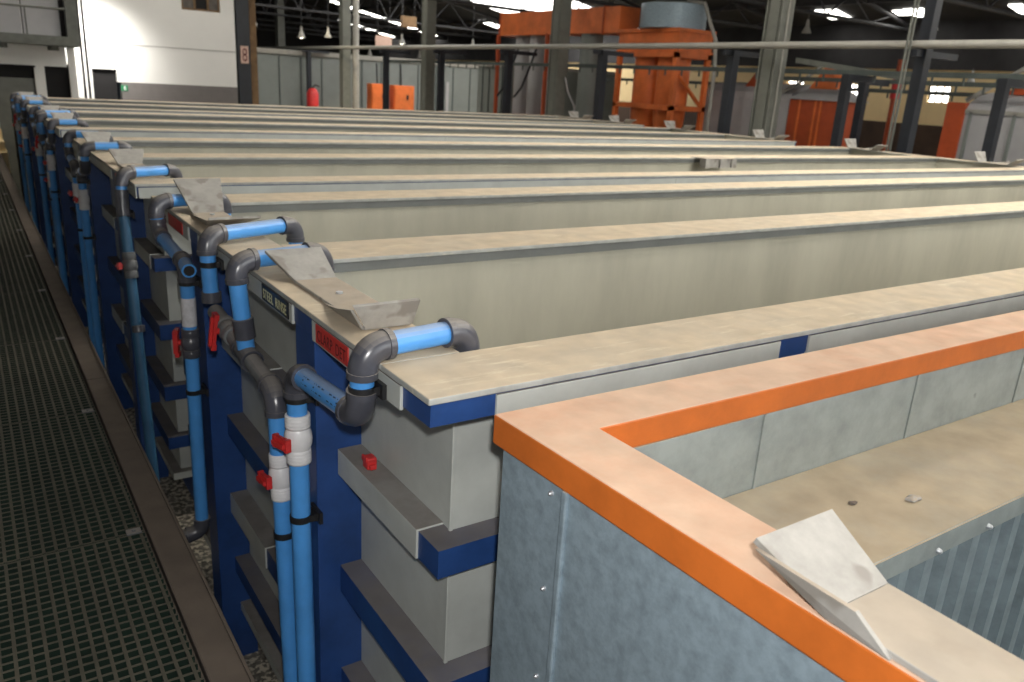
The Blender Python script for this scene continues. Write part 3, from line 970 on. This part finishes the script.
p0 = grating('green grating panel of the walkway', YS)
p0['label'] = 'green walkway grating panel beside the open-ended blue stub pipe'
ORD = ['first', 'second', 'third', 'fourth', 'fifth', 'sixth', 'seventh', 'eighth', 'ninth', 'tenth', 'eleventh', 'twelfth']
for k in range(-2, 11):
    if k == 0: continue
    c = copy_tree(p0, None, (0, k * PL, 0))
    nm = {-2: 'green walkway grating panel under the camera side, nearest of all', -1: 'green walkway grating panel at the bottom left, dim and close'}.get(k)
    c['label'] = nm or 'green walkway grating panel, %s beyond the open-ended stub pipe' % ORD[k - 1]
eb = thing('edge_beam', 'brown dusty steel edge beam along the walkway, beside the green grating', 'beam', (.445, 8, FZ))
YW0, YW1 = .30, 17.0
for a, b in ((YW0, 4.6), (4.603, 9.2), (9.203, 13.0), (13.003, YW1)):
    MB().box((.388, a, GZ - .135), (.493, b, GZ - .004), .006).box((.486, a, GZ - .004), (.497, b, GZ + .006), .002).build('beam_length', 'beam', eb)
MB().box((.30, YW0, GZ - .056), (.388, YW1, GZ - .040)).build('ledger', 'beam', eb)
for y in (.6, 3.1, 5.9, 8.9, 11.9, 14.9, 16.9):
    MB().box((.40, y, FZ), (.48, y + .08, GZ - .135)).build('leg', 'navy', eb)
e2 = thing('edge_beam', 'dark steel edge beam on the far side of the walkway grating', 'beam', (-1.05, 8, FZ))
MB().box((-1.10, YW0, GZ - .135), (-.995, YW1, GZ - .004)).box((-.995, YW0, GZ - .056), (-.93, YW1, GZ - .040)).build('beam_length', 'beam', e2)
for y in (.6, 3.1, 5.9, 8.9, 11.9, 14.9, 16.9):
    MB().box((-1.09, y, FZ), (-1.01, y + .08, GZ - .135)).build('leg', 'navy', e2)
# pale landing slab and step beyond the walkway
ld = MB().box((-3.0, 17.05, FZ), (.62, 21.9, -.98)).box((-.4, 17.3, -.98), (.60, 18.0, -.82)).box((-.4, 18.0, -.98), (.60, 19.2, -.66))
o = ld.build('concrete_landing', 'cream'); o['kind'] = 'structure'

# ------------------------------------------------------------------ balcony block at the far left
mz = thing('balcony', 'dark steel balcony with a tube railing and pale panels, far left', 'balcony', (.4, 19, FZ))
YM = 18.2
MB().box((-4, YM, .88), (2.06, YF - .02, 1.02)).build('deck', 'mezz', mz)
MB().box((-4, YM - .02, .90), (2.08, YM, 1.06)).build('fascia', 'mezz', mz)
rl = MB().tube([(-4, YM + .03, 1.545), (2.06, YM + .03, 1.545)], .022, 8)
rl.build('handrail', 'col', mz)
for xx in (-3.2, -2.4, -1.6, -.8, .05, .72, 1.22, 2.04):
    MB().tube([(xx, YM + .03, 1.02), (xx, YM + .03, 1.545)], .014, 6).build('baluster', 'mezz', mz)
MB().box((-4, YM + .30, 1.02), (1.16, YM + .34, 2.9)).build('screen_panel', 'tunnel', mz)
MB().box((1.19, YM + .30, 1.02), (1.80, YM + .34, 1.95)).build('screen_panel', 'tunnel', mz)
MB().box((1.18, YM + .5, 1.02), (2.05, YM + .55, 2.9)).build('back_panel', 'dark', mz)
MB().box((1.88, YM, 1.02), (2.08, YM + .2, 3.4)).build('corner_post', 'mezz', mz)
MB().box((-4, YM + .9, FZ), (.62, YM + 1.0, .88)).box((.62, YM + .9, .50), (1.90, YM + 1.0, .88)).box((1.32, YM + .9, FZ), (1.50, YM + 1.0, .5)).box((1.93, YM + .9, FZ), (2.06, YM + 1.0, .88)).build('lower_wall', 'wallw', mz)
MB().box((.6, YM + 1.06, .25), (1.4, YM + 1.1, .55)).box((1.48, YM + 1.06, FZ), (2.0, YM + 1.1, .55)).build('dark_doorway', 'dark', mz)
MB().box((.0, YM + .98, FZ), (1.34, YM + 1.02, .25)).build('grey_shutter', 'col', mz)
MB().box((-4, YM + .86, .46), (1.34, YM + .90, .50)).build('lintel', 'dark', mz)
for xx in (2.12, 2.20):
    MB().tube([(xx, YM + .3, FZ), (xx, YM + .3, 3.0)], .022, 8).build('service_pipe', 'dark', mz)
for xx in (.8, 1.65):
    MB().tube([(xx, YM + .4, .80), (xx, YM + .4, .88)], .1, 10).build('ceiling_lamp', 'mezz', mz)
# exit sign on the white wall
es = thing('exit_sign', 'small green exit sign with a white running figure beside the dark doorway', 'sign', (3.36, YF - .02, 0))
MB().box((3.29, YF - .03, 0.0), (3.44, YF - .014, .13)).build('sign_plate', 'green', es)
fgm = MB()
yq = YF - .034
fgm.box((3.365, yq, .095), (3.385, yq + .004, .115))
fgm.prism([(3.352, yq, .09), (3.39, yq, .092), (3.385, yq, .055), (3.365, yq, .055)], (0, .004, 0))
fgm.prism([(3.365, yq, .056), (3.378, yq, .056), (3.362, yq, .015), (3.345, yq, .012)], (0, .004, 0))
fgm.prism([(3.372, yq, .056), (3.386, yq, .056), (3.405, yq, .022), (3.395, yq, .015)], (0, .004, 0))
fgm.build('running_figure', 'white', es)

# ------------------------------------------------------------------ hall columns and conveyor posts
CX = 13.5
cl = ['big grey steel column at the right, nearest of the hall columns', 'grey steel column beside the orange duct, second of the hall columns', 'grey steel column left of the orange duct, third of the hall columns', 'sunlit steel column with a pale pipe beside it', 'grey steel column right of the red extinguisher, farthest']


def ibeam(mb, x, y, w_, d_, z0, z1, t_=.04):
    mb.box((x - w_ / 2, y - d_ / 2, z0), (x + w_ / 2, y - d_ / 2 + t_, z1)).box((x - w_ / 2, y + d_ / 2 - t_, z0), (x + w_ / 2, y + d_ / 2, z1)).box((x - t_ / 2, y - d_ / 2 + t_, z0), (x + t_ / 2, y + d_ / 2 - t_, z1))


for k, y in enumerate((11.15, 18.25, 25.7, 33.0, 41.2)):
    t = thing('steel_column', cl[k], 'column', (CX, y, FZ), 'grey hall columns beyond the tanks')
    m_ = MB(); ibeam(m_, CX, y, .34, .40, FZ, roof_z(CX) - .1)
    m_.box((CX - .165, y - .12, FZ), (CX - .05, y + .12, roof_z(CX) - .1))
    m_.build('shaft', 'col', t)
    MB().box((CX - .3, y - .32, FZ), (CX + .3, y + .32, FZ + .03)).build('base_plate', 'col', t)
    if k == 3:
        MB().tube([(CX + .42, y - .1, FZ), (CX + .42, y - .1, roof_z(CX) - .2)], .14, 12).build('downpipe', 'rail', t)
    if k == 0:
        MB().tube([(CX - .02, y - .23, -.6), (CX - .02, y - .23, .0), (CX - .02, y - .24, .6), (CX - .02, y - .23, 3.0)], .016, 8).build('cable', 'rail', t)
    if k == 1:
        MB().tube([(CX + .10, y - .22, .95), (CX + .16, y - .30, .6), (CX + .40, y - .34, .2), (CX + .38, y - .34, -.05), (CX + .05, y - .28, -.25)], .025, 8).build('hose', 'tunnel', t)
PX_ = 13.25
pl_ = {7.9: 'navy post nearest on the right, rising to the roof', 11.95: 'dark conveyor post right of the orange cyclones', 16.1: 'dark conveyor post left of the orange cyclones', 20.3: 'dark conveyor post under the orange duct',
       24.3: 'dark conveyor post right of the third hall column', 28.5: 'dark conveyor post between the two small orange cabinets', 36.6: 'dark conveyor post beside the red extinguisher', 39.7: 'dark conveyor post next to the blue panel'}
for y, lab in pl_.items():
    t = thing('conveyor_post', lab, 'post', (PX_, y, FZ), 'dark posts of the overhead conveyor')
    zt = 1.60 if y > 8 else 4.6
    MB().box((PX_ - .09, y - .09, FZ), (PX_ + .09, y + .09, zt)).build('shaft', 'post', t)
    MB().box((PX_ + .09, y - .05, 1.50), (PX_ + .95, y + .05, 1.60)).box((PX_ - .28, y - .05, 1.50), (PX_ - .09, y + .05, 1.60)).build('arm', 'post', t)
    if y < 8:
        for q, xx in enumerate((PX_ - .40, PX_ - .305)):
            MB().tube([(xx, y + .08, FZ), (xx, y + .08, 4.6)], .02, 8).build('service_pipe', 'mezz', t)
for (x, y, lab) in ((13.7, 6.75, 'dark thin post in front of the pale grey tunnel at the right edge'), (13.7, 9.55, 'dark thin post at the orange tunnel mouth'), (15.82, 10.6, 'dark slim post behind the orange tunnel mouth')):
    t = thing('conveyor_post', lab, 'post', (x, y, FZ), 'dark posts of the overhead conveyor')
    MB().box((x - .075, y - .075, FZ), (x + .075, y + .075, 1.22)).build('shaft', 'post', t)
    MB().box((x + .075, y - .06, 1.10), (x + .8, y + .06, 1.22)).build('arm', 'post', t)
tag(MB().tube([(13.05, -5, 1.68), (13.05, 44, 1.68)], .065, 12).build('overhead_pipe', 'rail', at=W(13.05, 0, 1.6)), 'long light grey overhead pipe running along the dark posts', 'pipe')


def conveyor(x, z, label, y0, y1):
    t = thing('conveyor_rail', label, 'rail', (x, (y0 + y1) / 2, z), 'overhead conveyor rails')
    MB().box((x - .05, y0, z), (x + .05, y1, z + .09)).build('track', 'rail_d', t)
    y = y0 + .3; n_ = 0
    while y < y1 - .2 and n_ < 40:
        MB().box((x - .015, y, z - .12), (x + .015, y + .03, z)).build('hanger', 'rail_d', t); y += .55; n_ += 1
    return t


conveyor(14.1, 1.22, 'dark green conveyor rail just under the light overhead pipe', 4, 30)
conveyor(16.75, 1.16, 'dark green conveyor rail in front of the cream wall, middle one', 5, 14.2)
conveyor(19.5, 1.02, 'dark conveyor rail in front of the cream wall, farthest one', 6, 24)
t = thing('sloping_beam', 'grey sloping beam joining the near column to the conveyor rail', 'beam', (14.5, 10.5, 1.4))
MB().prism([(14.0, 11.0, 1.42), (14.0, 11.0, 1.52), (14.6, 8.6, 1.22), (14.6, 8.6, 1.12)], (.08, 0, 0)).build('web', 'mezz', t)

# ------------------------------------------------------------------ machines behind the tanks
XB = 15.0
cy = thing('cyclone_separator', 'orange twin cyclone separator in a frame with a round grey tank on top', 'cyclone', (XB + .7, 16.4, FZ))
for (x, y) in ((XB, 15.36), (XB, 17.5), (XB + 1.1, 15.36), (XB + 1.1, 17.5)):
    MB().box((x - .06, y - .06, FZ), (x + .06, y + .06, 1.70)).build('leg', 'orange_bg', cy)
fm = MB()
for zz in (.28, 1.56):
    fm.box((XB - .06, 15.3, zz), (XB + .06, 17.56, zz + .12)).box((XB - .06, 15.3, zz), (XB + 1.16, 15.42, zz + .12)).box((XB + 1.04, 15.3, zz), (XB + 1.16, 17.56, zz + .12))
fm.tube([(XB + .1, 15.33, 1.15), (XB + 1.0, 15.33, .40)], .05, 6)
fm.build('frame', 'orange_bg', cy)
MB().box((XB, 15.36, 1.70), (XB + 1.2, 17.6, 2.22)).box((XB - .05, 15.31, 2.16), (XB + 1.25, 17.65, 2.25)).box((XB - .03, 15.33, 1.68), (XB + 1.23, 17.63, 1.74)).build('hopper_box', 'orange_bg', cy)
for yy in (15.93, 16.80):
    MB().tube([(XB + .50, yy, 1.60), (XB + .50, yy, .30), (XB + .50, yy, -.1), (XB + .50, yy, -.75)], [.425, .425, .40, .12], 24).build('cyclone_barrel', 'orange_bg', cy)
    MB().tube([(XB + .50, yy, -.75), (XB + .50, yy, -1.4)], .11, 12).build('discharge_pipe', 'orange_bg', cy)
MB().tube([(XB + .55, 16.2, 2.26), (XB + .55, 16.2, 2.84)], .84, 28).build('round_tank', 'galv', cy)
MB().tube([(XB + .55, 16.2, 2.84), (XB + .55, 16.2, 2.90)], [.84, .6], 28).build('tank_lid', 'booth', cy)
MB().tube([(XB + .55, 15.75, 2.92), (XB + .6, 15.2, 2.85), (XB + .6, 14.95, 2.4), (XB + .6, 14.70, 2.0), (XB + .6, 14.62, 1.3), (XB + .6, 14.62, .2), (XB + .6, 14.62, FZ)], .05, 8).build('vent_hose', 'rail', cy)
MB().box((XB + .9, 16.95, .4), (XB + .95, 17.4, 1.15)).build('notice_panel', 'cream', cy)
du = thing('extraction_duct', 'long orange box duct high beside the grey column, on grey round pipes', 'duct', (XB + .4, 20.5, FZ))
MB().box((XB, 17.66, 2.17), (XB + .7, 23.6, 2.84)).build('box_duct', 'orange_bg', du)
for yy in (18.3, 19.9, 23.56):
    MB().box((XB - .025, yy, 2.14), (XB + .73, yy + .05, 2.87)).build('flange', 'orange_dk', du)
for yy in (21.15, 21.95, 22.75):
    MB().tube([(XB + .40, yy, -.3), (XB + .40, yy, 2.18)], .26, 16).build('riser_pipe', 'tunnel', du)
MB().tube([(XB + .35, 19.2, -.6), (XB + .35, 19.2, 2.18)], .32, 16).build('riser_pipe', 'booth', du)
for yy in (20.9, 23.64):
    MB().box((XB - .02, yy, FZ), (XB + .08, yy + .09, 2.2)).build('leg', 'orange_dk', du)
fb = MB().box((XB - .1, 20.7, -.36), (XB + .9, 23.2, -.28)).box((XB - .1, 20.7, -1.0), (XB + .9, 23.2, -.5))
fb.build('fan_base', 'orange_dk', du)
for k, yy in enumerate((21.3, 22.3)):
    MB().tube([(XB - .05, yy, 1.9), (XB - .15, yy + .25, 1.2), (XB - .1, yy + .7, .6), (XB - .1, yy + 1.1, .3)], .035, 8).build('cable', 'post', du)
# curing tunnel behind the near column


def barrel_tunnel(mb, x0, x1, y0, y1, z0, zs, zt):
    ps = [(x0, y0, z0), (x0, y0, zs)]
    for k in range(1, 8):
        a = math.pi * (1 - k / 8)
        ps.append(((x0 + x1) / 2 + (x1 - x0) / 2 * math.cos(a), y0, zs + (zt - zs) * math.sin(a)))
    ps += [(x1, y0, zs), (x1, y0, z0)]
    mb.prism(ps, (0, y1 - y0, 0))


ct = thing('curing_tunnel', 'white barrel-topped curing tunnel with an orange mouth and grey hood', 'tunnel oven', (18, 14, FZ))
mb = MB(); barrel_tunnel(mb, 17.0, 19.0, 13.35, 16.2, FZ, .70, 1.10); mb.build('tunnel_body', 'tunnel', ct)
for yy in (14.4, 15.3):
    MB().box((16.97, yy, FZ), (17.0, yy + .06, .70)).build('seam_strip', 'booth', ct)
MB().box((16.95, 15.2, FZ), (17.0, 15.36, .55)).build('orange_panel', 'orange_bg', ct)
MB().box((17.0, 11.80, FZ), (17.06, 13.33, .74)).box((17.06, 11.80, FZ), (17.70, 11.86, .74)).box((17.64, 11.86, FZ), (17.70, 13.33, .74)).box((17.06, 13.27, FZ), (17.64, 13.33, .74)).build('orange_mouth', 'orange_dk', ct)
for yy in (12.4, 12.55, 13.0):
    MB().box((16.975, yy, FZ), (17.0, yy + .05, .74)).build('door_stile', 'orange_bg', ct)
hd = MB()
hd.add([W(*p) for p in ((16.94, 11.7, .745), (17.8, 11.7, .745), (17.8, 13.36, .745), (16.94, 13.36, .745), (17.2, 12.2, 1.02), (17.6, 12.2, 1.02), (17.6, 12.95, 1.02), (17.2, 12.95, 1.02))],
       [(3, 2, 1, 0), (4, 5, 6, 7), (0, 1, 5, 4), (1, 2, 6, 5), (2, 3, 7, 6), (3, 0, 4, 7)])
hd.build('hood', 'tunnel', ct)
dd = MB()
dd.add([W(*p) for p in ((17.18, 12.2, 1.0), (17.62, 12.2, 1.0), (17.62, 12.98, 1.0), (17.18, 12.98, 1.0), (17.3, 12.5, 1.5), (17.5, 12.5, 1.5), (17.5, 12.7, 1.5), (17.3, 12.7, 1.5))],
       [(3, 2, 1, 0), (4, 5, 6, 7), (0, 1, 5, 4), (1, 2, 6, 5), (2, 3, 7, 6), (3, 0, 4, 7)])
dd.build('duct_cone', 'orange_bg', ct)
MB().tube([(17.0, 13.7, .85), (17.05, 13.2, 1.1), (17.2, 12.75, 1.5)], .04, 8).build('stay_tube', 'rail', ct)
d2 = MB()
d2.add([W(*p) for p in ((17.3, 14.35, .95), (18.2, 14.35, .95), (18.2, 15.1, .95), (17.3, 15.1, .95), (17.5, 14.6, 1.5), (17.7, 14.6, 1.5), (17.7, 14.8, 1.5), (17.5, 14.8, 1.5))],
       [(3, 2, 1, 0), (4, 5, 6, 7), (0, 1, 5, 4), (1, 2, 6, 5), (2, 3, 7, 6), (3, 0, 4, 7)])
d2.build('duct_cone', 'orange_dk', ct)
c2 = thing('curing_tunnel', 'pale grey barrel-topped tunnel with an orange edge at the right edge of the hall', 'tunnel oven', (18, 6.5, FZ))
mb = MB(); barrel_tunnel(mb, 17.0, 19.6, 3.5, 9.0, FZ, .72, 1.12); mb.build('tunnel_body', 'tunnel', c2)
MB().box((16.95, 9.0, FZ), (19.7, 9.38, .86)).build('orange_mouth', 'orange_dk', c2)
for yy in (8.85, 8.0, 7.0, 6.1, 5.2):
    MB().box((16.96, yy, FZ), (17.0, yy + .06, .70)).build('seam_strip', 'booth', c2)
MB().box((16.96, 3.5, .66), (17.0, 8.99, .74)).build('rail_strip', 'rail', c2)
d3 = MB()
d3.add([W(*p) for p in ((17.6, 7.6, 1.06), (18.4, 7.6, 1.06), (18.4, 8.6, 1.06), (17.6, 8.6, 1.06), (17.9, 8.0, 1.6), (18.1, 8.0, 1.6), (18.1, 8.2, 1.6), (17.9, 8.2, 1.6))],
       [(3, 2, 1, 0), (4, 5, 6, 7), (0, 1, 5, 4), (1, 2, 6, 5), (2, 3, 7, 6), (3, 0, 4, 7)])
d3.build('duct_cone', 'orange_dk', c2)
MB().tube([(17.1, 9.1, .9), (17.4, 8.5, 1.4), (17.5, 8.2, 1.62)], .045, 8).build('stay_tube', 'rail', c2)
o = thing('red_standpipe', 'dark red standpipe against the cream wall beyond the conveyor rails', 'pipe', (21, 12.6, FZ))
MB().tube([(21, 13.1, FZ), (21, 13.1, 1.9)], .09, 10).build('pipe', 'orange_dk', o)
MB().tube([(21, 13.1, .9), (21, 13.1, 1.5)], .13, 10).build('sleeve', 'red', o)

# pale spray booth far back, small cabinets, blue panel, extinguisher
sb = thing('spray_booth', 'long pale grey-green booth wall behind the small orange cabinets', 'booth', (17, 36.5, FZ))
MB().box((11.0, 36.9, FZ), (24.5, 39.4, 1.36)).build('booth_wall', 'booth', sb)
for k in range(14):
    MB().box((11.0 + k * .98, 36.86, FZ), (11.05 + k * .98, 36.9, 1.30)).build('panel_joint', 'rail_d', sb)
MB().box((10.9, 36.8, 1.36), (24.6, 37.0, 1.56)).build('top_rail', 'rail', sb)
for xx in (19.5, 20.4):
    MB().box((xx, 36.82, -1.2), (xx + .16, 36.9, .6)).build('grey_column', 'tunnel', sb)
sb2 = thing('spray_booth', 'second pale booth block behind the orange duct and grey riser pipes', 'booth', (19, 27, FZ))
MB().box((16.6, 25.2, FZ), (21.5, 27.5, 1.25)).build('booth_wall', 'booth', sb2)
for k in range(5):
    MB().box((16.57, 25.3 + k * .45, FZ), (16.6, 25.34 + k * .45, 1.2)).build('panel_joint', 'rail_d', sb2)
MB().box((16.5, 25.1, 1.25), (21.6, 27.6, 1.36)).build('top_rail', 'rail', sb2)
for x, w_, lab, zt in ((14.95, .80, 'small orange control cabinet left of the dark post', .36), (16.02, .98, 'small orange control cabinet right of the dark post', .34)):
    c = thing('control_cabinet', lab, 'cabinet', (x + w_ / 2, 33.9, FZ), 'orange control cabinets')
    MB().box((x, 33.6, FZ), (x + w_, 34.1, zt), .01).build('body', 'orange_bg', c)
    MB().box((x + .04, 33.57, FZ + .2), (x + w_ - .04, 33.6, zt - .06)).build('door', 'orange_bg', c)
    MB().box((x + w_ * .6, 33.55, -.25), (x + w_ * .7, 33.57, -.05)).build('handle', 'black', c)
    MB().tube([(x + w_ * .5, 33.9, zt), (x + w_ * .45, 33.9, 1.2)], .03, 6).build('cable', 'post', c)
bp = thing('blue_panel', 'blue sheet panel in the dim corner right of the white wall', 'panel', (9.8, 36, FZ))
MB().box((9.3, 35.9, FZ), (10.5, 36, .95)).build('sheet', 'bluep', bp)
MB().box((9.25, 35.86, .95), (10.55, 36.02, 1.0)).build('frame', 'post', bp)
fe = thing('fire_extinguisher', 'red fire extinguisher standing below the booth wall, beside a dark post', 'fire extinguisher', (12.95, 35.6, FZ))
MB().box((12.75, 35.4, FZ), (13.3, 35.75, -.75)).build('stand', 'post', fe)
MB().tube([(13.0, 35.5, -.75), (13.0, 35.5, -.2), (13.0, 35.5, -.05), (13.0, 35.5, .02)], [.26, .26, .18, .08], 16).build('cylinder', 'red', fe)
MB().tube([(13.0, 35.5, .02), (13.12, 35.5, .16), (13.3, 35.5, .10)], .04, 8).build('hose', 'black', fe)
wp = thing('marker_post', 'orange and grey marker post right of the rusty column', 'marker', (7.95, 30, FZ))
MB().box((7.85, 30, FZ), (8.12, 30.1, .62)).build('board', 'col', wp)
MB().box((7.85, 29.97, .30), (8.12, 30.0, .66), .01).box((7.85, 29.97, -.12), (8.12, 30.0, .06), .01).build('orange_band', 'orange_bg', wp)
rc = thing('rusty_column', 'rusty ochre column at the end of the white wall', 'column', (6.75, 23.2, FZ))
MB().box((6.1, 22.0, FZ), (6.42, 22.4, 5.6)).build('dark_flange', 'post', rc)
MB().box((6.45, 22.1, FZ), (6.62, 22.35, 2.5)).build('rusty_flange', 'ochre', rc)
MB().box((6.42, 22.15, FZ), (6.45, 22.3, 2.5)).build('web', 'post', rc)
sg = MB().box((6.16, 21.95, .78), (6.36, 22.0, 1.22), .01)
s8 = thing('column_number_board', 'small pale orange board with a dark mark, on the dark column end', 'sign', (6.26, 21.97, .78))
MB().box((6.16, 21.955, .80), (6.36, 21.995, 1.22), .01).build('board', 'pink', s8)
place_text('8', .3, 'dark_ink', basis((1, 0, 0), (0, 0, 1), (6.26, 21.95, 1.01)), s8, fit=(.12, .32))

# hanging lamps
LP = [(8.0, 27, 1.95), (9.9, 28, 1.75), (12.0, 31, 1.95), (14.6, 30, 1.9), (17.2, 29, 1.9), (16.8, 38, 1.6), (20.5, 40, 1.7), (22, 13, 2.7), (20, 15.5, 2.5), (22.5, 9.5, 2.6), (17.5, 9.3, 1.25)]
for k, (x, y, z) in enumerate(LP):
    t = thing('pendant_lamp', ['hanging bell lamp nearest the rusty column', 'glowing hanging lamp left of the sunlit column', 'hanging lamp just left of the sunlit column', 'glowing hanging lamp right of the sunlit column', 'hanging lamp beside the third hall column',
                               'dim hanging lamp above the orange cabinets', 'dim hanging lamp far above the booth wall', 'hanging lamp under the roof at the right, before the cream wall', 'hanging lamp under the roof between the near column and the navy post', 'hanging lamp at the upper right edge', 'small lamp hanging from the conveyor rail by the navy post'][k], 'lamp', (x, y, z), 'hanging hall lamps')
    s_ = .68 if k < 10 else .45
    MB().tube([(x, y, z + .55 * s_), (x, y, roof_z(x) - .1)] if k < 10 else [(x, y, z + .3), (x, y, 1.5)], .012, 5).build('cord', 'black', t)
    MB().tube([(x, y, z + .55 * s_), (x, y, z + .38 * s_), (x, y, z + .30 * s_), (x, y, z + .02 * s_)], [.05 * s_, .07 * s_, .08 * s_, .2 * s_], 14, cap=False).build('shade', 'rail', t)
    bs = [(x, y, z + .3 * s_), (x, y, z + .2 * s_), (x, y, z + .08 * s_), (x, y, z)]
    MB().tube(bs, [.04 * s_, .1 * s_, .13 * s_, .05 * s_], 12).build('bulb', 'lamp' if k in (0, 1, 3, 10) else 'rail', t)
for k, (x, y, z) in enumerate(((14.85, 33, 1.85), (16.2, 33.4, 2.75))):
    s = MB().box((x, y, z), (x + .75, y + .05, z + .45), .01)
    t = thing('hanging_board', ['pale hanging board above the orange cabinets', 'dull hanging board high above the right orange cabinet'][k], 'sign', (x + .37, y, z), 'hanging boards')
    s.build('board', ['pink', 'ochre'][k], t)
    MB().tube([(x + .1, y + .02, z + .45), (x + .1, y + .02, roof_z(x) - .1)], .012, 5).tube([(x + .65, y + .02, z + .45), (x + .65, y + .02, roof_z(x) - .1)], .012, 5).build('hanger_wire', 'black', t)

# ------------------------------------------------------------------ light
wld = bpy.data.worlds.new('world'); SC.world = wld; wld.use_nodes = True
bg = wld.node_tree.nodes['Background']
bg.inputs['Color'].default_value = (.75, .85, 1, 1); bg.inputs['Strength'].default_value = .6


def lamp(kind, name, loc, energy, col=(1, 1, 1), target=None, **kw):
    l = bpy.data.lights.new(name, kind); l.energy = energy; l.color = col
    for k_, v_ in kw.items(): setattr(l, k_, v_)
    o = bpy.data.objects.new(name, l); COL.objects.link(o); o.location = W(*loc)
    if target is not None:
        o.rotation_euler = (W(*target) - W(*loc)).to_track_quat('-Z', 'Y').to_euler()
    return o


# the camera's own flash, just above the lens
lamp('AREA', 'camera_flash', (-.04, -.14, .90), 40, (1, .98, .95), (1.3, 2.6, -.25), size=.06)
# floodlight washing the white end wall
lamp('SPOT', 'wall_floodlight', (2.6, 20.6, 1.7), 420, (1, .97, .9), (2.65, 22, .75), spot_size=1.9, spot_blend=.9, shadow_soft_size=.2)
lamp('SPOT', 'column_spot', (9.5, 26, 5.0), 1500, (1, .85, .6), (13.5, 33, 0), spot_size=.35, spot_blend=.5, shadow_soft_size=.2)

vs = SC.view_settings
SC.display_settings.display_device = 'sRGB'
vs.view_transform = 'Standard'; vs.look = 'None'; vs.exposure = 0.0; vs.gamma = 1.0; vs.use_curve_mapping = False
SC.cycles.use_denoising = True
SC.cycles.max_bounces = 6
for o in bpy.data.objects:
    if '_base' in o: del o['_base']
